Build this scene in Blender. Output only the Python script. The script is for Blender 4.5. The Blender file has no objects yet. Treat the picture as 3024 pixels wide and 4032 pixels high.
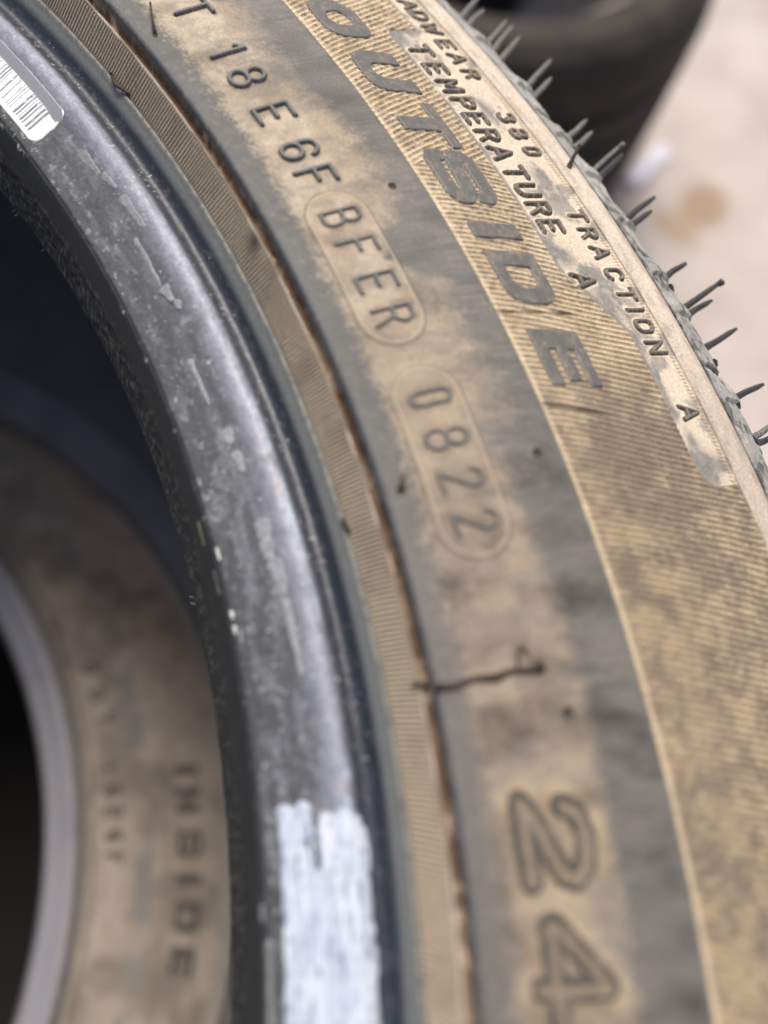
import bpy, math, random
import numpy as np
from mathutils import Matrix, Vector

sc = bpy.context.scene
COL = sc.collection
PI = math.pi
# ------------------------------------------------------------------ camera
# world units are metres; the upper tyre's axis is the world z axis
R = np.array([[0.7525151970720599, 0.6491532377450736, 0.11099978423556518],
              [0.6431074524310942, -0.6880147941963657, -0.3362267800044643],
              [-0.14189320914984682, 0.32440055007609087, -0.9352168734068014]])
CAM = Vector((0.15069028, 0.17973965, 0.10143225))
cd = bpy.data.cameras.new('camera'); cam = bpy.data.objects.new('camera', cd); COL.objects.link(cam)
M = Matrix(((R[0, 0], -R[1, 0], -R[2, 0]), (R[0, 1], -R[1, 1], -R[2, 1]), (R[0, 2], -R[1, 2], -R[2, 2]))).to_4x4()
M.translation = CAM
cam.matrix_world = M
cd.sensor_fit = 'VERTICAL'; cd.sensor_height = 36.0; cd.lens = 2951.2 / 4032 * 36
cd.clip_start = 0.005; cd.clip_end = 200
cd.dof.use_dof = True; cd.dof.focus_distance = 0.136; cd.dof.aperture_fstop = 5.9
sc.camera = cam
# ------------------------------------------------------------------ light
SUN_EL, SUN_AZ = 62.0, 138.0        # degrees; azimuth counted from +x towards +y
w = bpy.data.worlds.new('World'); sc.world = w; w.use_nodes = True
nt = w.node_tree; bg = nt.nodes['Background']
sky = nt.nodes.new('ShaderNodeTexSky'); sky.sky_type = 'NISHITA'; sky.sun_disc = False
sky.sun_elevation = math.radians(SUN_EL); sky.sun_rotation = math.radians(90 - SUN_AZ)
sky.air_density = 1.0; sky.dust_density = 5.0; sky.ozone_density = 0.8
nt.links.new(sky.outputs[0], bg.inputs[0]); bg.inputs[1].default_value = 0.105
sl = bpy.data.lights.new('sun', 'SUN'); sun = bpy.data.objects.new('sun', sl); COL.objects.link(sun)
sl.energy = 2.8; sl.angle = math.radians(24); sl.color = (1.0, 0.95, 0.89)
sd = Vector((math.cos(math.radians(SUN_AZ)) * math.cos(math.radians(SUN_EL)), math.sin(math.radians(SUN_AZ)) * math.cos(math.radians(SUN_EL)), math.sin(math.radians(SUN_EL))))
sun.rotation_euler = (-sd).to_track_quat('-Z', 'Y').to_euler()
vs = sc.view_settings; vs.view_transform = 'Standard'; vs.look = 'None'; vs.gamma = 1; vs.exposure = 0.42
try:
    sc.cycles.use_denoising = True
    sc.cycles.max_bounces = 6
except Exception:
    pass

# ------------------------------------------------------------------ helpers
def link(o, parent=None):
    COL.objects.link(o)
    if parent is not None:
        o.parent = parent
    return o

def thing(name, label, cat, loc=(0, 0, 0), group=None):
    o = bpy.data.objects.new(name, None); COL.objects.link(o); o.location = loc
    o.empty_display_size = 0.05
    o['label'] = label; o['category'] = cat
    if group: o['group'] = group
    return o

def mesh_np(name, V, F, mat, parent=None, smooth=True, col=None):
    """V (n,3) floats, F (m,4) ints, col (n,4) colour with roughness in alpha"""
    me = bpy.data.meshes.new(name)
    me.vertices.add(len(V)); me.vertices.foreach_set('co', np.ascontiguousarray(V, dtype=np.float32).ravel())
    k = F.shape[1]
    me.loops.add(F.size); me.loops.foreach_set('vertex_index', np.ascontiguousarray(F, dtype=np.int32).ravel())
    me.polygons.add(len(F)); me.polygons.foreach_set('loop_start', np.arange(0, F.size, k, dtype=np.int32))
    me.polygons.foreach_set('loop_total', np.full(len(F), k, dtype=np.int32))
    me.polygons.foreach_set('use_smooth', np.full(len(F), bool(smooth)))
    me.update(calc_edges=True); me.validate()
    if col is not None:
        a = me.color_attributes.new('Col', 'FLOAT_COLOR', 'POINT')
        a.data.foreach_set('color', np.ascontiguousarray(col, dtype=np.float32).ravel())
    me.materials.append(mat)
    o = bpy.data.objects.new(name, me)
    return link(o, parent)

def gridfaces(nr, nc, mask=None, flip=False):
    i = np.arange(nr - 1)[:, None] * nc + np.arange(nc - 1)[None, :]
    F = np.stack([i, i + 1, i + 1 + nc, i + nc], -1)
    if flip: F = F[..., ::-1]
    F = F.reshape(-1, 4)
    return F if mask is None else F[mask.ravel()]

def H2(ix, iy, seed):
    h = (ix.astype(np.int64) * 374761393 + iy.astype(np.int64) * 668265263 + seed * 1442695041) & 0xffffffff
    h = ((h ^ (h >> 13)) * 1274126177) & 0xffffffff
    h = (h ^ (h >> 16)) & 0xffffff
    return h / float(0xffffff)

def vn(x, y, seed=0):
    ix = np.floor(x); iy = np.floor(y); fx = x - ix; fy = y - iy
    fx = fx * fx * (3 - 2 * fx); fy = fy * fy * (3 - 2 * fy)
    a = H2(ix, iy, seed); b = H2(ix + 1, iy, seed); c = H2(ix, iy + 1, seed); d = H2(ix + 1, iy + 1, seed)
    return a + (b - a) * fx + (c - a) * fy + (a - b - c + d) * fx * fy

def fbm(x, y, seed=0, o=4):
    s = 0; a = .5; t = 0
    for k in range(o):
        s = s + a * vn(x * 2 ** k, y * 2 ** k, seed + 17 * k); t += a; a *= .55
    return s / t

def ss(a, b, x):
    t = np.clip((x - a) / (b - a), 0, 1); return t * t * (3 - 2 * t)

def band(x, a, b, s):
    return ss(a - s, a + s, x) * (1 - ss(b - s, b + s, x))

def mixc(c, d, m):
    return c * (1 - m[..., None]) + np.array(d) * m[..., None]

# ------------------------------------------------------------------ materials
def rubber_mat(name, bump=0.5, spec=0.5, speck=0.25, scale=2600., coat=0.0):
    m = bpy.data.materials.new(name); m.use_nodes = True; n = m.node_tree.nodes; l = m.node_tree.links
    b = n['Principled BSDF']
    at = n.new('ShaderNodeAttribute'); at.attribute_name = 'Col'; at.attribute_type = 'GEOMETRY'
    tc = n.new('ShaderNodeTexCoord')
    nz = n.new('ShaderNodeTexNoise'); nz.inputs['Scale'].default_value = scale; nz.inputs['Detail'].default_value = 3.0
    nz.inputs['Roughness'].default_value = .65
    l.new(tc.outputs['Object'], nz.inputs['Vector'])
    mr = n.new('ShaderNodeMapRange'); mr.inputs['From Min'].default_value = .3; mr.inputs['From Max'].default_value = .7
    mr.inputs['To Min'].default_value = 1 - speck; mr.inputs['To Max'].default_value = 1 + speck
    l.new(nz.outputs['Fac'], mr.inputs['Value'])
    mx = n.new('ShaderNodeVectorMath'); mx.operation = 'SCALE'
    l.new(at.outputs['Color'], mx.inputs[0]); l.new(mr.outputs[0], mx.inputs['Scale'])
    l.new(mx.outputs[0], b.inputs['Base Color'])
    l.new(at.outputs['Alpha'], b.inputs['Roughness'])
    b.inputs['Specular IOR Level'].default_value = spec
    b.inputs['Coat Weight'].default_value = coat; b.inputs['Coat Roughness'].default_value = .25
    bm = n.new('ShaderNodeBump'); bm.inputs['Strength'].default_value = bump; bm.inputs['Distance'].default_value = 0.00012
    l.new(nz.outputs['Fac'], bm.inputs['Height']); l.new(bm.outputs[0], b.inputs['Normal'])
    return m

M_side = rubber_mat('dusty_rubber', .8, .35, .22, 2600.)
M_bead = rubber_mat('bead_rubber', .45, .55, .22, 1800.)
M_let = rubber_mat('letter_rubber', .35, .4, .15, 2600.)
M_label = rubber_mat('label_film', .1, .6, .04, 2000., .3)
M_far = rubber_mat('far_rubber', .4, .2, .3, 500.)

def simple_mat(name, c, rough=.6, var=.3, scale=1500., spec=.4):
    m = bpy.data.materials.new(name); m.use_nodes = True; n = m.node_tree.nodes; l = m.node_tree.links
    b = n['Principled BSDF']; tc = n.new('ShaderNodeTexCoord'); nz = n.new('ShaderNodeTexNoise')
    nz.inputs['Scale'].default_value = scale; nz.inputs['Detail'].default_value = 4
    l.new(tc.outputs['Object'], nz.inputs['Vector'])
    cr = n.new('ShaderNodeValToRGB'); cr.color_ramp.elements[0].position = .3; cr.color_ramp.elements[1].position = .7
    cr.color_ramp.elements[0].color = tuple(x * (1 - var) for x in c) + (1,); cr.color_ramp.elements[1].color = tuple(min(1, x * (1 + var)) for x in c) + (1,)
    l.new(nz.outputs['Fac'], cr.inputs[0]); l.new(cr.outputs[0], b.inputs['Base Color'])
    b.inputs['Roughness'].default_value = rough; b.inputs['Specular IOR Level'].default_value = spec
    bm = n.new('ShaderNodeBump'); bm.inputs['Strength'].default_value = .5; bm.inputs['Distance'].default_value = .0001
    l.new(nz.outputs['Fac'], bm.inputs['Height']); l.new(bm.outputs[0], b.inputs['Normal'])
    return m

M_hair = simple_mat('vent_rubber', (.030, .030, .031), .5, .5)
M_hair_dusty = simple_mat('vent_rubber_dusty', (.13, .125, .115), .7, .4)
M_hair_brown = simple_mat('vent_rubber_brown', (.035, .022, .016), .7, .4)

# ------------------------------------------------------------------ tyre profile (mm): radius, height
PT = np.array([(226, -27), (224.3, -22.5), (223.9, -20.6), (224.4, -18.6), (226.4, -12.2), (228.6, -7.6), (229.05, -6.75), (229.2, -6.85),
    (229.4, -6.45), (232, -5.7), (236, -4.3), (238, -3.45), (239.4, -2.95), (240.4, -2.75), (241.2, -2.85), (242.0, -3.25), (242.9, -3.8), (243.9, -4.0), (244.9, -3.4), (245.9, -2.1),
    (246.5, -1.45), (246.7, -1.35), (247.2, -.85), (247.5, -.55), (247.85, -.2), (248.05, -.55), (248.25, -.2),
    (251.45, 4.1), (251.75, 4.75), (252.0, 4.3), (252.4, 3.5), (252.75, 3.9), (252.98, 5.6), (253.15, 6.75), (253.5, 7.12), (254.4, 7.25),
    (258, 6.85), (264, 6.35), (272, 5.55), (278, 4.75), (280.85, 4.35), (281.1, 4.3), (281.35, 3.85), (285, 2.85), (290, 1.15), (295, -.85), (299.4, -2.55),
    (303, -3.9), (307.2, -5.35), (311, -6.9), (314.6, -8.25), (315.2, -8.45), (315.6, -8.2), (317, -8.25), (318.8, -8.8), (320.3, -9.65), (320.8, -10.3),
    (321.05, -11.2), (321.35, -11.0), (321.6, -10.6), (322.6, -11.2), (324.6, -12.7), (326.6, -14.3), (327.9, -15.6), (328.7, -17.5), (329.2, -21)])
_d = np.r_[0, np.cumsum(np.hypot(*np.diff(PT, axis=0).T))]
_S = np.arange(0, _d[-1], .05)
_pr = np.interp(_S, _d, PT[:, 0]); _pz = np.interp(_S, _d, PT[:, 1])
def _sm(a, k):
    ker = np.hanning(2 * k + 3)[1:-1]; ker /= ker.sum()
    return np.convolve(np.pad(a, k, mode='reflect', reflect_type='odd'), ker, 'valid')
_m = np.clip((_pr - 231) / 3, 0, 1) * np.clip((246.2 - _pr) / .5, 0, 1) * (_S > 6)
_pr, _pz = _sm(_pr, 4) * (1 - _m) + _sm(_pr, 20) * _m, _sm(_pz, 4) * (1 - _m) + _sm(_pz, 20) * _m
_tr = np.gradient(_pr); _tz = np.gradient(_pz); _tl = np.hypot(_tr, _tz)
_nr = _sm(-_tz / _tl, 8); _nz = _sm(_tr / _tl, 8)
_mono = np.maximum.accumulate(np.where(_S < 3, 0, _pr)) + np.arange(len(_pr)) * 1e-7
def s_of_r(r):
    return np.interp(r, _mono[80:], _S[80:])
def surf(th, s, h=0.):
    """th degrees, s profile arc length (mm), h height off the surface (mm) -> metres"""
    r = np.interp(s, _S, _pr) + np.interp(s, _S, _nr) * h
    z = np.interp(s, _S, _pz) + np.interp(s, _S, _nz) * h
    a = np.radians(th)
    return np.stack([r * np.cos(a), r * np.sin(a), z + 0 * a], -1) * .001
def surf_r(th, r, h=0.):
    return surf(th, s_of_r(r), h)

# ------------------------------------------------------------------ glyphs as signed distances (x right, y up; height 1 for thin, mm for bold)
def seg(x, y, p, q):
    px, py = p; dx, dy = q[0] - px, q[1] - py; L = dx * dx + dy * dy + 1e-12
    t = np.clip(((x - px) * dx + (y - py) * dy) / L, 0, 1)
    return np.hypot(x - px - t * dx, y - py - t * dy)
def pl(x, y, P):
    d = np.full(x.shape, 1e9)
    for a, b in zip(P[:-1], P[1:]): d = np.minimum(d, seg(x, y, a, b))
    return d
def arc(cx, cy, rx, ry, a0, a1, n=18):
    return [(cx + rx * math.cos(math.radians(a0 + (a1 - a0) * i / n)), cy + ry * math.sin(math.radians(a0 + (a1 - a0) * i / n))) for i in range(n + 1)]
G = {  # polylines in a box: x 0..w (unit height 1)
 'D': (.6, [[(0, 0), (0, 1), (.3, 1)] + arc(.3, .5, .3, .5, 90, -90)[1:] + [(0, 0)]]),
 'O': (.58, [arc(.29, .7, .29, .3, 0, 180) + arc(.29, .3, .29, .3, 180, 360) + [(.58, .7)]]),
 'T': (.62, [[(0, 1), (.62, 1)], [(.31, 1), (.31, 0)]]),
 '1': (.2, [[(.2, 0), (.2, 1), (.02, .8)]]),
 '8': (.56, [arc(.28, .75, .24, .25, 0, 360, 26), arc(.28, .26, .28, .26, 0, 360, 26)]),
 'E': (.52, [[(.52, 1), (0, 1), (0, 0), (.52, 0)], [(0, .52), (.42, .52)]]),
 '6': (.5, [[(.5, .8)] + arc(.25, .75, .25, .25, 10, 180) + [(0, .25)] + arc(.25, .27, .25, .27, 180, 360) + arc(.25, .32, .25, .24, 0, 180)]),
 'F': (.48, [[(.48, 1), (0, 1), (0, 0)], [(0, .52), (.38, .52)]]),
 'B': (.5, [[(0, 0), (0, 1), (.28, 1)] + arc(.28, .77, .19, .23, 90, -90)[1:] + [(0, .54)], [(.28, .54)] + arc(.28, .27, .22, .27, 90, -90) + [(0, 0)]]),
 'R': (.5, [[(0, 0), (0, 1), (.28, 1)] + arc(.28, .76, .22, .24, 90, -90)[1:] + [(0, .52)], [(.28, .52), (.5, 0)]]),
 '0': (.4, [arc(.2, .8, .2, .2, 0, 180) + arc(.2, .2, .2, .2, 180, 360) + [(.4, .8)]]),
 '2': (.5, [arc(.24, .76, .24, .24, 170, -30) + [(.0, .03)], [(0, .0), (.52, .0)]]),
 'M': (.62, [[(0, 0), (0.03, 1), (.31, .35), (.59, 1), (.62, 0)]]),
 'P': (.5, [[(0, 0), (0, 1), (.28, 1)] + arc(.28, .74, .22, .26, 90, -90)[1:] + [(0, .48)]]),
 'A': (.62, [[(0, 0), (.31, 1), (.62, 0)], [(.1, .33), (.52, .33)]]),
 'U': (.54, [[(0, 1), (0, .27)] + arc(.27, .27, .27, .27, 180, 360) + [(.54, 1)]]),
 'W': (.7, [[(0, 1), (.18, 0), (.35, .8), (.52, 0), (.7, 1)]]),
 'C': (.54, [arc(.29, .7, .28, .3, 20, 180) + arc(.29, .3, .28, .3, 180, 340)]),
 'I': (.02, [[(.01, 0), (.01, 1)]]),
 'N': (.55, [[(0, 0), (0, 1), (.55, 0), (.55, 1)]]),
 '3': (.5, [arc(.23, .75, .24, .25, 160, -80) , arc(.23, .27, .27, .27, 80, -160)]),
}
def thin(ch, x, y, hgt, hw, slant=0., wsc=1.):
    """distance field in mm of a stroke glyph centred on x=0, baseline y=0"""
    wd, L = G[ch]; d = np.full(x.shape, 1e9)
    for P in L:
        Q = [(((px - wd / 2) * wsc + slant * (py - .5)) * (hgt - 2 * hw), hw + py * (hgt - 2 * hw)) for px, py in P]
        d = np.minimum(d, pl(x, y, Q))
    return d - hw
def box(x, y, x0, y0, x1, y1, r=.25):
    cx, cy = (x0 + x1) / 2, (y0 + y1) / 2
    dx = np.abs(x - cx) - (x1 - x0) / 2 + r; dy = np.abs(y - cy) - (y1 - y0) / 2 + r
    return np.hypot(np.maximum(dx, 0), np.maximum(dy, 0)) + np.minimum(np.maximum(dx, dy), 0) - r
def bold(ch, x, y, W, Hh=10.0, slant=.11):
    """heavy wide italic letter, x -W/2..W/2, y 0..Hh"""
    x = x - slant * (y - Hh / 2) + W / 2
    s = 3.5 if W > 4 else W; b = 2.55
    if ch == 'I': return box(x, y, 0, 0, W, Hh)
    if ch == 'E': return np.minimum.reduce([box(x, y, 0, 0, s + .6, Hh), box(x, y, 0, 0, W, b), box(x, y, 0, Hh - b, W, Hh), box(x, y, 0, Hh / 2 - b / 2, W - 1.0, Hh / 2 + b / 2)])
    if ch == 'T': return np.minimum(box(x, y, 0, Hh - b, W, Hh), box(x, y, W / 2 - s / 2, 0, W / 2 + s / 2, Hh))
    if ch == 'O': return np.maximum(box(x, y, 0, 0, W, Hh, 3.6), -box(x, y, s, b, W - s, Hh - b, 2.0))
    if ch == 'D': return np.maximum(np.minimum(box(x, y, 0, 0, W, Hh, 3.6), box(x, y, 0, 0, W / 2, Hh)), -np.minimum(box(x, y, s, b, W - s, Hh - b, 2.0), box(x, y, s, b, W / 2, Hh - b)))
    if ch == 'U': return np.maximum(np.maximum(np.minimum(box(x, y, 0, 0, W, Hh + 5, 3.6), 9), -box(x, y, s, b + .2, W - s, Hh + 9, 1.9)), y - Hh)
    if ch == 'N': return np.minimum.reduce([box(x, y, 0, 0, s, Hh), box(x, y, W - s, 0, W, Hh), seg(x, y, (1.4, Hh - 1.3), (W - 1.4, 1.3)) - 1.35])
    if ch == 'S':
        P = [(W - 1.3, Hh - 3.0), (W - 1.5, Hh - 2.0), (W - 2.6, Hh - 1.25), (2.6, Hh - 1.25), (1.4, Hh - 2.2), (1.5, Hh - 3.6), (2.8, Hh - 4.6), (W - 2.8, Hh - 5.4), (W - 1.4, Hh - 6.5), (W - 1.4, Hh - 7.8), (W - 2.6, 1.25), (2.6, 1.25), (1.4, 2.0), (1.3, 3.0)]
        return pl(x, y, P) - (1.55 if W > 12 else 1.2)

MM = PI / 180
def letter(name, fn, thc, r0, wmm, hmm, parent, cell=.15, H=.32, bev=.22, col=(.085, .09, .096), dust=.35, seed=1, rough=.55, mat=None, pad=.5, relief=None, edge=True, topfn=None, core=None):
    x0, x1, y0, y1 = -wmm / 2 - pad, wmm / 2 + pad, -pad, hmm + pad
    xs = np.arange(x0, x1, cell); ys = np.arange(y0, y1, cell)
    X, Y = np.meshgrid(xs, ys)
    d = fn(X, Y)
    rr = r0 + Y; th = thc - X / (rr * MM)
    h = H * ss(0, 1, -d / bev) - .3 * ss(0, .18, d)
    m = (d < .2); mask = m[:-1, :-1] | m[1:, :-1] | m[:-1, 1:] | m[1:, 1:]
    if topfn is not None: h = h + topfn(X, Y, d)
    n1 = fbm(X / 1.1 + seed * 9.1, Y / 1.1, seed)
    n2 = fbm(X / .28, Y / .28 + seed * 3.3, seed + 5)
    h = h + .02 * (n2 - .5) * (d < -.1)
    V = surf_r(th, rr, h).reshape(-1, 3)
    c = np.zeros(X.shape + (4,)); c[..., :3] = np.array(col) * (0.85 + .3 * n1[..., None])
    dm = dust * ss(.45, .75, n1 * .5 + n2 * .5)
    if edge: dm = np.clip(dm + .55 * ss(-.25, .05, d) * ss(.2, .6, n2), 0, 1)
    c[..., :3] = mixc(c[..., :3], (.34, .25, .16), dm)
    c[..., :3] = mixc(c[..., :3], (.030, .022, .016), .85 * ss(-.24, -.05, d) * (1 - ss(.05, .2, d)) * ss(.25, .55, 1 - n2) if edge else 0 * d)  # edge shading of the raised letter painted as a dark brown fringe
    if core is not None: c[..., :3] = mixc(c[..., :3], (.22, .165, .11), ss(-core, -core - .35, d) * (.35 + .8 * n2))
    c[..., 3] = rough + .25 * dm
    F = gridfaces(len(ys), len(xs), mask, flip=True)
    used = np.unique(F); re = np.full(len(V), -1); re[used] = np.arange(len(used))
    return mesh_np(name, V[used], re[F], mat or M_let, parent, True, c.reshape(-1, 4)[used])

# writing: (character, theta) lists
DOT = [('D', 81.75), ('O', 80.2), ('T', 78.65), ('1', 76.3), ('8', 74.85), ('E', 72.95), ('6', 71.1), ('F', 69.85)]
PLANT = [('B', 67.95), ('F', 66.65), ('E', 65.15), ('R', 63.8)]
DATE = [('0', 60.65), ('8', 59.2), ('2', 57.78), ('2', 56.38)]
OUTS = [('O', 76.85, 10.9), ('U', 73.95, 11.0), ('T', 71.25, 11.6), ('S', 68.75, 12.6), ('I', 66.32, 3.5), ('D', 64.35, 11.3), ('E', 61.2, 11.0)]
ROW1 = [('T', 75.25), ('E', 74.22), ('M', 73.3), ('P', 72.4), ('E', 71.6), ('R', 70.78), ('A', 69.9), ('T', 68.98), ('U', 68.15), ('R', 67.32), ('E', 66.5), ('A', 64.15)]
ROW2 = [('R', 79.5), ('E', 78.6), ('A', 77.9), ('D', 77.25), ('W', 76.5), ('E', 75.6), ('A', 74.8), ('R', 73.95), ('3', 71.65), ('8', 70.85), ('0', 69.98),
        ('T', 66.95), ('R', 66.15), ('A', 65.3), ('C', 64.38), ('T', 63.55), ('I', 62.9), ('O', 62.25), ('N', 61.4), ('A', 58.95)]
TW = 8.8   # height of the outlined size digits
def digit2(x, y):
    return pl(x, y, [(-3.6, 6.6), (-2.6, 8.3), (0, 9.0), (3.2, 8.4), (4.6, 6.8), (3.9, 5.3), (-2.6, 2.6), (-4.6, 1.3), (4.2, 1.3)]) - 1.5
def digit4(x, y):
    return pl(x, y, [(-4.2, 9.0), (-4.6, 1.2), (-3.2, .8), (4.2, .8), (4.4, 2.2), (4.4, 2.2)]) - .9
def digit4b(x, y):
    # the 4 seen from above: stem, diagonal and bar
    return np.minimum(pl(x, y, [(1.6, .6), (2.4, 9.0), (-4.6, 3.4), (-4.6, 2.6), (5.2, 2.6)]) - 1.4, 9)
SIZE = [('2', 47.55, digit2), ('4', 44.6, digit4b), ('5', 41.8, digit2)]

def text_near(TH, RR, items, fn, reach):
    """closest distance to any glyph of a row; evaluated only near the row"""
    D = np.full(TH.shape, 5.0)
    for it in items:
        thc = it[1]; x = (thc - TH) * RR * MM
        m = np.abs(x) < reach
        if m.any():
            D[m] = np.minimum(D[m], fn(it, x[m], RR[m]))
    return D

# ------------------------------------------------------------------ relief and colour of the upper sidewall as fields of (theta deg, r mm)
TAN = (.46, .335, .205); CREAM = (.54, .45, .345); GREY = (.105, .115, .128)
HOLES = [(68.69, 275.7), (58.1, 277.3), (50.58, 269.8)]
def stadium(TH, RR, t0, t1, r0, r1):
    rm = (r0 + r1) / 2; h = (r1 - r0) / 2
    x = TH * rm * MM; a = t0 * rm * MM + h; b = t1 * rm * MM - h
    dx = x - np.clip(x, a, b)
    return np.hypot(dx, RR - rm) - h
def plates(TH, RR):
    a = box(TH * 5.37, RR, 61.0 * 5.37, 299.3, 76.4 * 5.37, 330, 2.6)
    a = np.maximum(a, -((TH * 5.37 - 346.9) * .483 + (RR - 299.5) * .875))
    b = box(TH * 5.37, RR, 56.4 * 5.37, 307.3, 99 * 5.37, 333, 4.2)
    return np.minimum(a, b)
def ribphase(TH, RR):
    k = np.where(TH > 69.5, .068, -.055 - .004 * np.sin(TH))
    pitch = np.where(TH > 69.5, .22, .215)
    t = (TH - k * (RR - 290) + .012 * (vn(RR / 2.2, TH * 3, 5) - .5)) / pitch
    return t
def side_fields(TH, RR, part):
    U = TH * 4.89  # mm along the sidewall
    h = np.zeros_like(RR)
    n_l = fbm(U / 14, RR / 14, 11, 4); n_m = fbm(U / 4.5, RR / 4.5, 12, 4); n_s = fbm(U / .9, RR / .9, 13, 3)
    n_f = vn(U / .32, RR / .32, 19)
    c = np.zeros(RR.shape + (3,)); c[...] = GREY
    ro = np.full(RR.shape, .62)
    if part == 'bead':
        st = fbm(TH * 1.2, RR * 2.2, 21, 4)          # streaks along the bead
        st2 = fbm(TH * 4.0, RR * 1.4, 22, 4)
        c[...] = (.070, .072, .078)
        c = mixc(c, (.034, .036, .040), 1 - ss(228.5, 238.0, RR)); c *= (.82 + .36 * st)[..., None]; ro[...] = .38 + .14 * st2
        # grey bloom mottles on the flat
        mot = .65 * fbm(TH * .9, RR / 1.2, 24, 5) + .35 * fbm(U / .8, RR / .8, 240, 3); mot2 = fbm(U / 1.6, RR / .8, 36, 4)
        c = mixc(c, (.13, .135, .15), ss(.42, .66, mot) * band(RR, 230.5, 239.5, 1.5) * (.5 + .4 * ss(68, 58, TH)))
        c = mixc(c, (.045, .045, .048), ss(.55, .7, mot2) * band(RR, 229.8, 239.0, 1.2) * .5)
        c = mixc(c, (.22, .225, .235), ss(.58, .72, mot2) * ss(.42, .58, mot) * band(RR, 229.5, 239, 1.2) * .7)
        # sky highlight painted in lilac along the bead crest, plus blue-white residue
        cr = ss(236.8, 240.2, RR + .8 * (st - .5)) * (1 - ss(241.3, 242.3, RR + .5 * (mot - .5)))
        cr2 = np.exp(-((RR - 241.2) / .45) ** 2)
        c = mixc(c, (.26, .275, .34), np.clip(cr * (.45 + .75 * (fbm(TH * 2, RR / 1.2, 26, 5) - .3)), 0, 1))
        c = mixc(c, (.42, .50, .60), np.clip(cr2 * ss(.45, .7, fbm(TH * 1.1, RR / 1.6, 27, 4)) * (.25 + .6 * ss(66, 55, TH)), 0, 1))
        c = mixc(c, (.33, .27, .26), np.exp(-((RR - 240.7) / .5) ** 2) * ss(.56, .7, fbm(TH * 3, RR, 28, 3)) * ss(66, 60, TH) * .6)
        # blue black hollow
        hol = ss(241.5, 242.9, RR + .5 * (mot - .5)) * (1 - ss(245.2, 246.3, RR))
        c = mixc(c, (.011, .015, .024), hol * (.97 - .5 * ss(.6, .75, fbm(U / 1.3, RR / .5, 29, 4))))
        # pale ridges under the knurling
        rg = band(RR, 245.9, 247.95, .3)
        c = mixc(c, (.125, .13, .125), rg * (.8 + .10 * np.sin(RR * 2 * PI / .62)))
        c = mixc(c, (.30, .275, .205), band(RR, 247.5, 247.95, .12) * ss(.3, .6, n_s) * .6)
        ro += rg * .25
        # scraped dark toe
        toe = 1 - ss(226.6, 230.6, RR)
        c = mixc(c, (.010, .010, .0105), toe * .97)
        sc_ = fbm(TH * 7.0, RR * 2.6, 38, 4)
        c = mixc(c, (.085, .078, .066), (1 - ss(225.6, 227.6, RR)) * ss(.52, .74, sc_) * .8)
        ro = ro + .5 * toe
        h += (1 - ss(225.8, 227.6, RR)) * .34 * (fbm(TH * 2.2, RR * 3.2, 23, 4) - .5)
        # fine mould line on the flat, with bright chips
        ln = np.exp(-((RR - 229.15) / .10) ** 2)
        c = mixc(c, (.02, .02, .022), ln * .9); h -= .10 * ln
        chm = np.clip(ss(78, 79, TH) + ss(63.2, 63.8, TH) * (1 - ss(69, 70, TH)) * .9 + .35, 0, 1)
        ch = np.exp(-((RR - 228.85) / (.10 + .16 * vn(TH * 4, RR * 0, 39))) ** 2) * ss(.52, .66, fbm(TH * 6.0, RR * 1.5, 31, 3)) * ss(.42, .6, vn(TH * 1.3, RR * 0, 32) * chm + .12)
        c = mixc(c, (.50, .48, .43), ch * .9)
        ch = np.exp(-((RR - 230.3 - .4 * np.sin(TH * .8)) / .16) ** 2) * ss(.58, .68, fbm(TH * 5.0, RR * 1.5, 33, 3)) * ss(.5, .65, vn(TH * .9, RR * 0, 34))
        c = mixc(c, (.40, .40, .39), ch * .8)
        # scattered bright grains
        g = ss(.90, .95, vn(U / .36, RR / .36, 35)) * band(RR, 229.0, 245, 1) * ss(.35, .6, n_m)
        c = mixc(c, (.42, .42, .42), g * .85); h += g * .06
        h += .07 * (n_s - .5) * band(RR, 228, 245, 1) + .16 * (fbm(TH * 2.5, RR / 1.5, 30, 4) - .5) * band(RR, 238.5, 243.5, 1.2) + .05 * (fbm(TH * 1.3, RR / 1.2, 37, 3) - .5) * band(RR, 230, 240, 1)
        return h, c, ro
    if part == 'knurl':
        ph = (TH + .06 * (RR - 248) + .035 * np.sin(TH * 1.9)) / .158 + .25 * (n_m - .5)
        w = .5 + .5 * np.cos(2 * PI * ph)
        km = band(RR, 248.3, 251.5, .12)
        w = w ** 1.5; h += km * .20 * w
        c[...] = (.33, .265, .19)
        c = mixc(c, (.66, .54, .39), km * np.clip(w * (.35 + .9 * n_s), 0, 1))
        c = mixc(c, (.13, .10, .07), km * np.clip((1 - w) * (.25 + .8 * n_s), 0, 1))
        kd = ss(.55, .72, fbm(TH * .9, RR * .2, 46, 4)); c *= (1 - .16 * kd)[..., None]
        c = mixc(c, (.05, .04, .03), np.exp(-(((TH - 68.6) / .35) ** 2 + ((RR - 251.2) / 1.2) ** 2)) * .8)
        # gully
        gl = band(RR, 251.75, 253.0, .1)
        c = mixc(c, (.13, .078, .045), gl * (.9 - .5 * ss(.5, .7, n_m)))
        c = mixc(c, (.50, .39, .29), gl * ss(.57, .72, fbm(TH * 1.2, RR * .6, 41, 4)) * .8)
        fl = np.exp(-((RR - 251.65 - .1 * (vn(TH * 1.5, RR * 0, 42) - .5)) / .1) ** 2)
        c = mixc(c, (.60, .50, .40), fl * ss(.45, .6, fbm(TH * .8, RR * 0, 43, 3)))
        c = mixc(c, (.05, .04, .035), np.exp(-((RR - 251.9) / .1) ** 2) * .6 * ss(.4, .6, vn(TH * 2.2, RR * 0, 44)))
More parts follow.
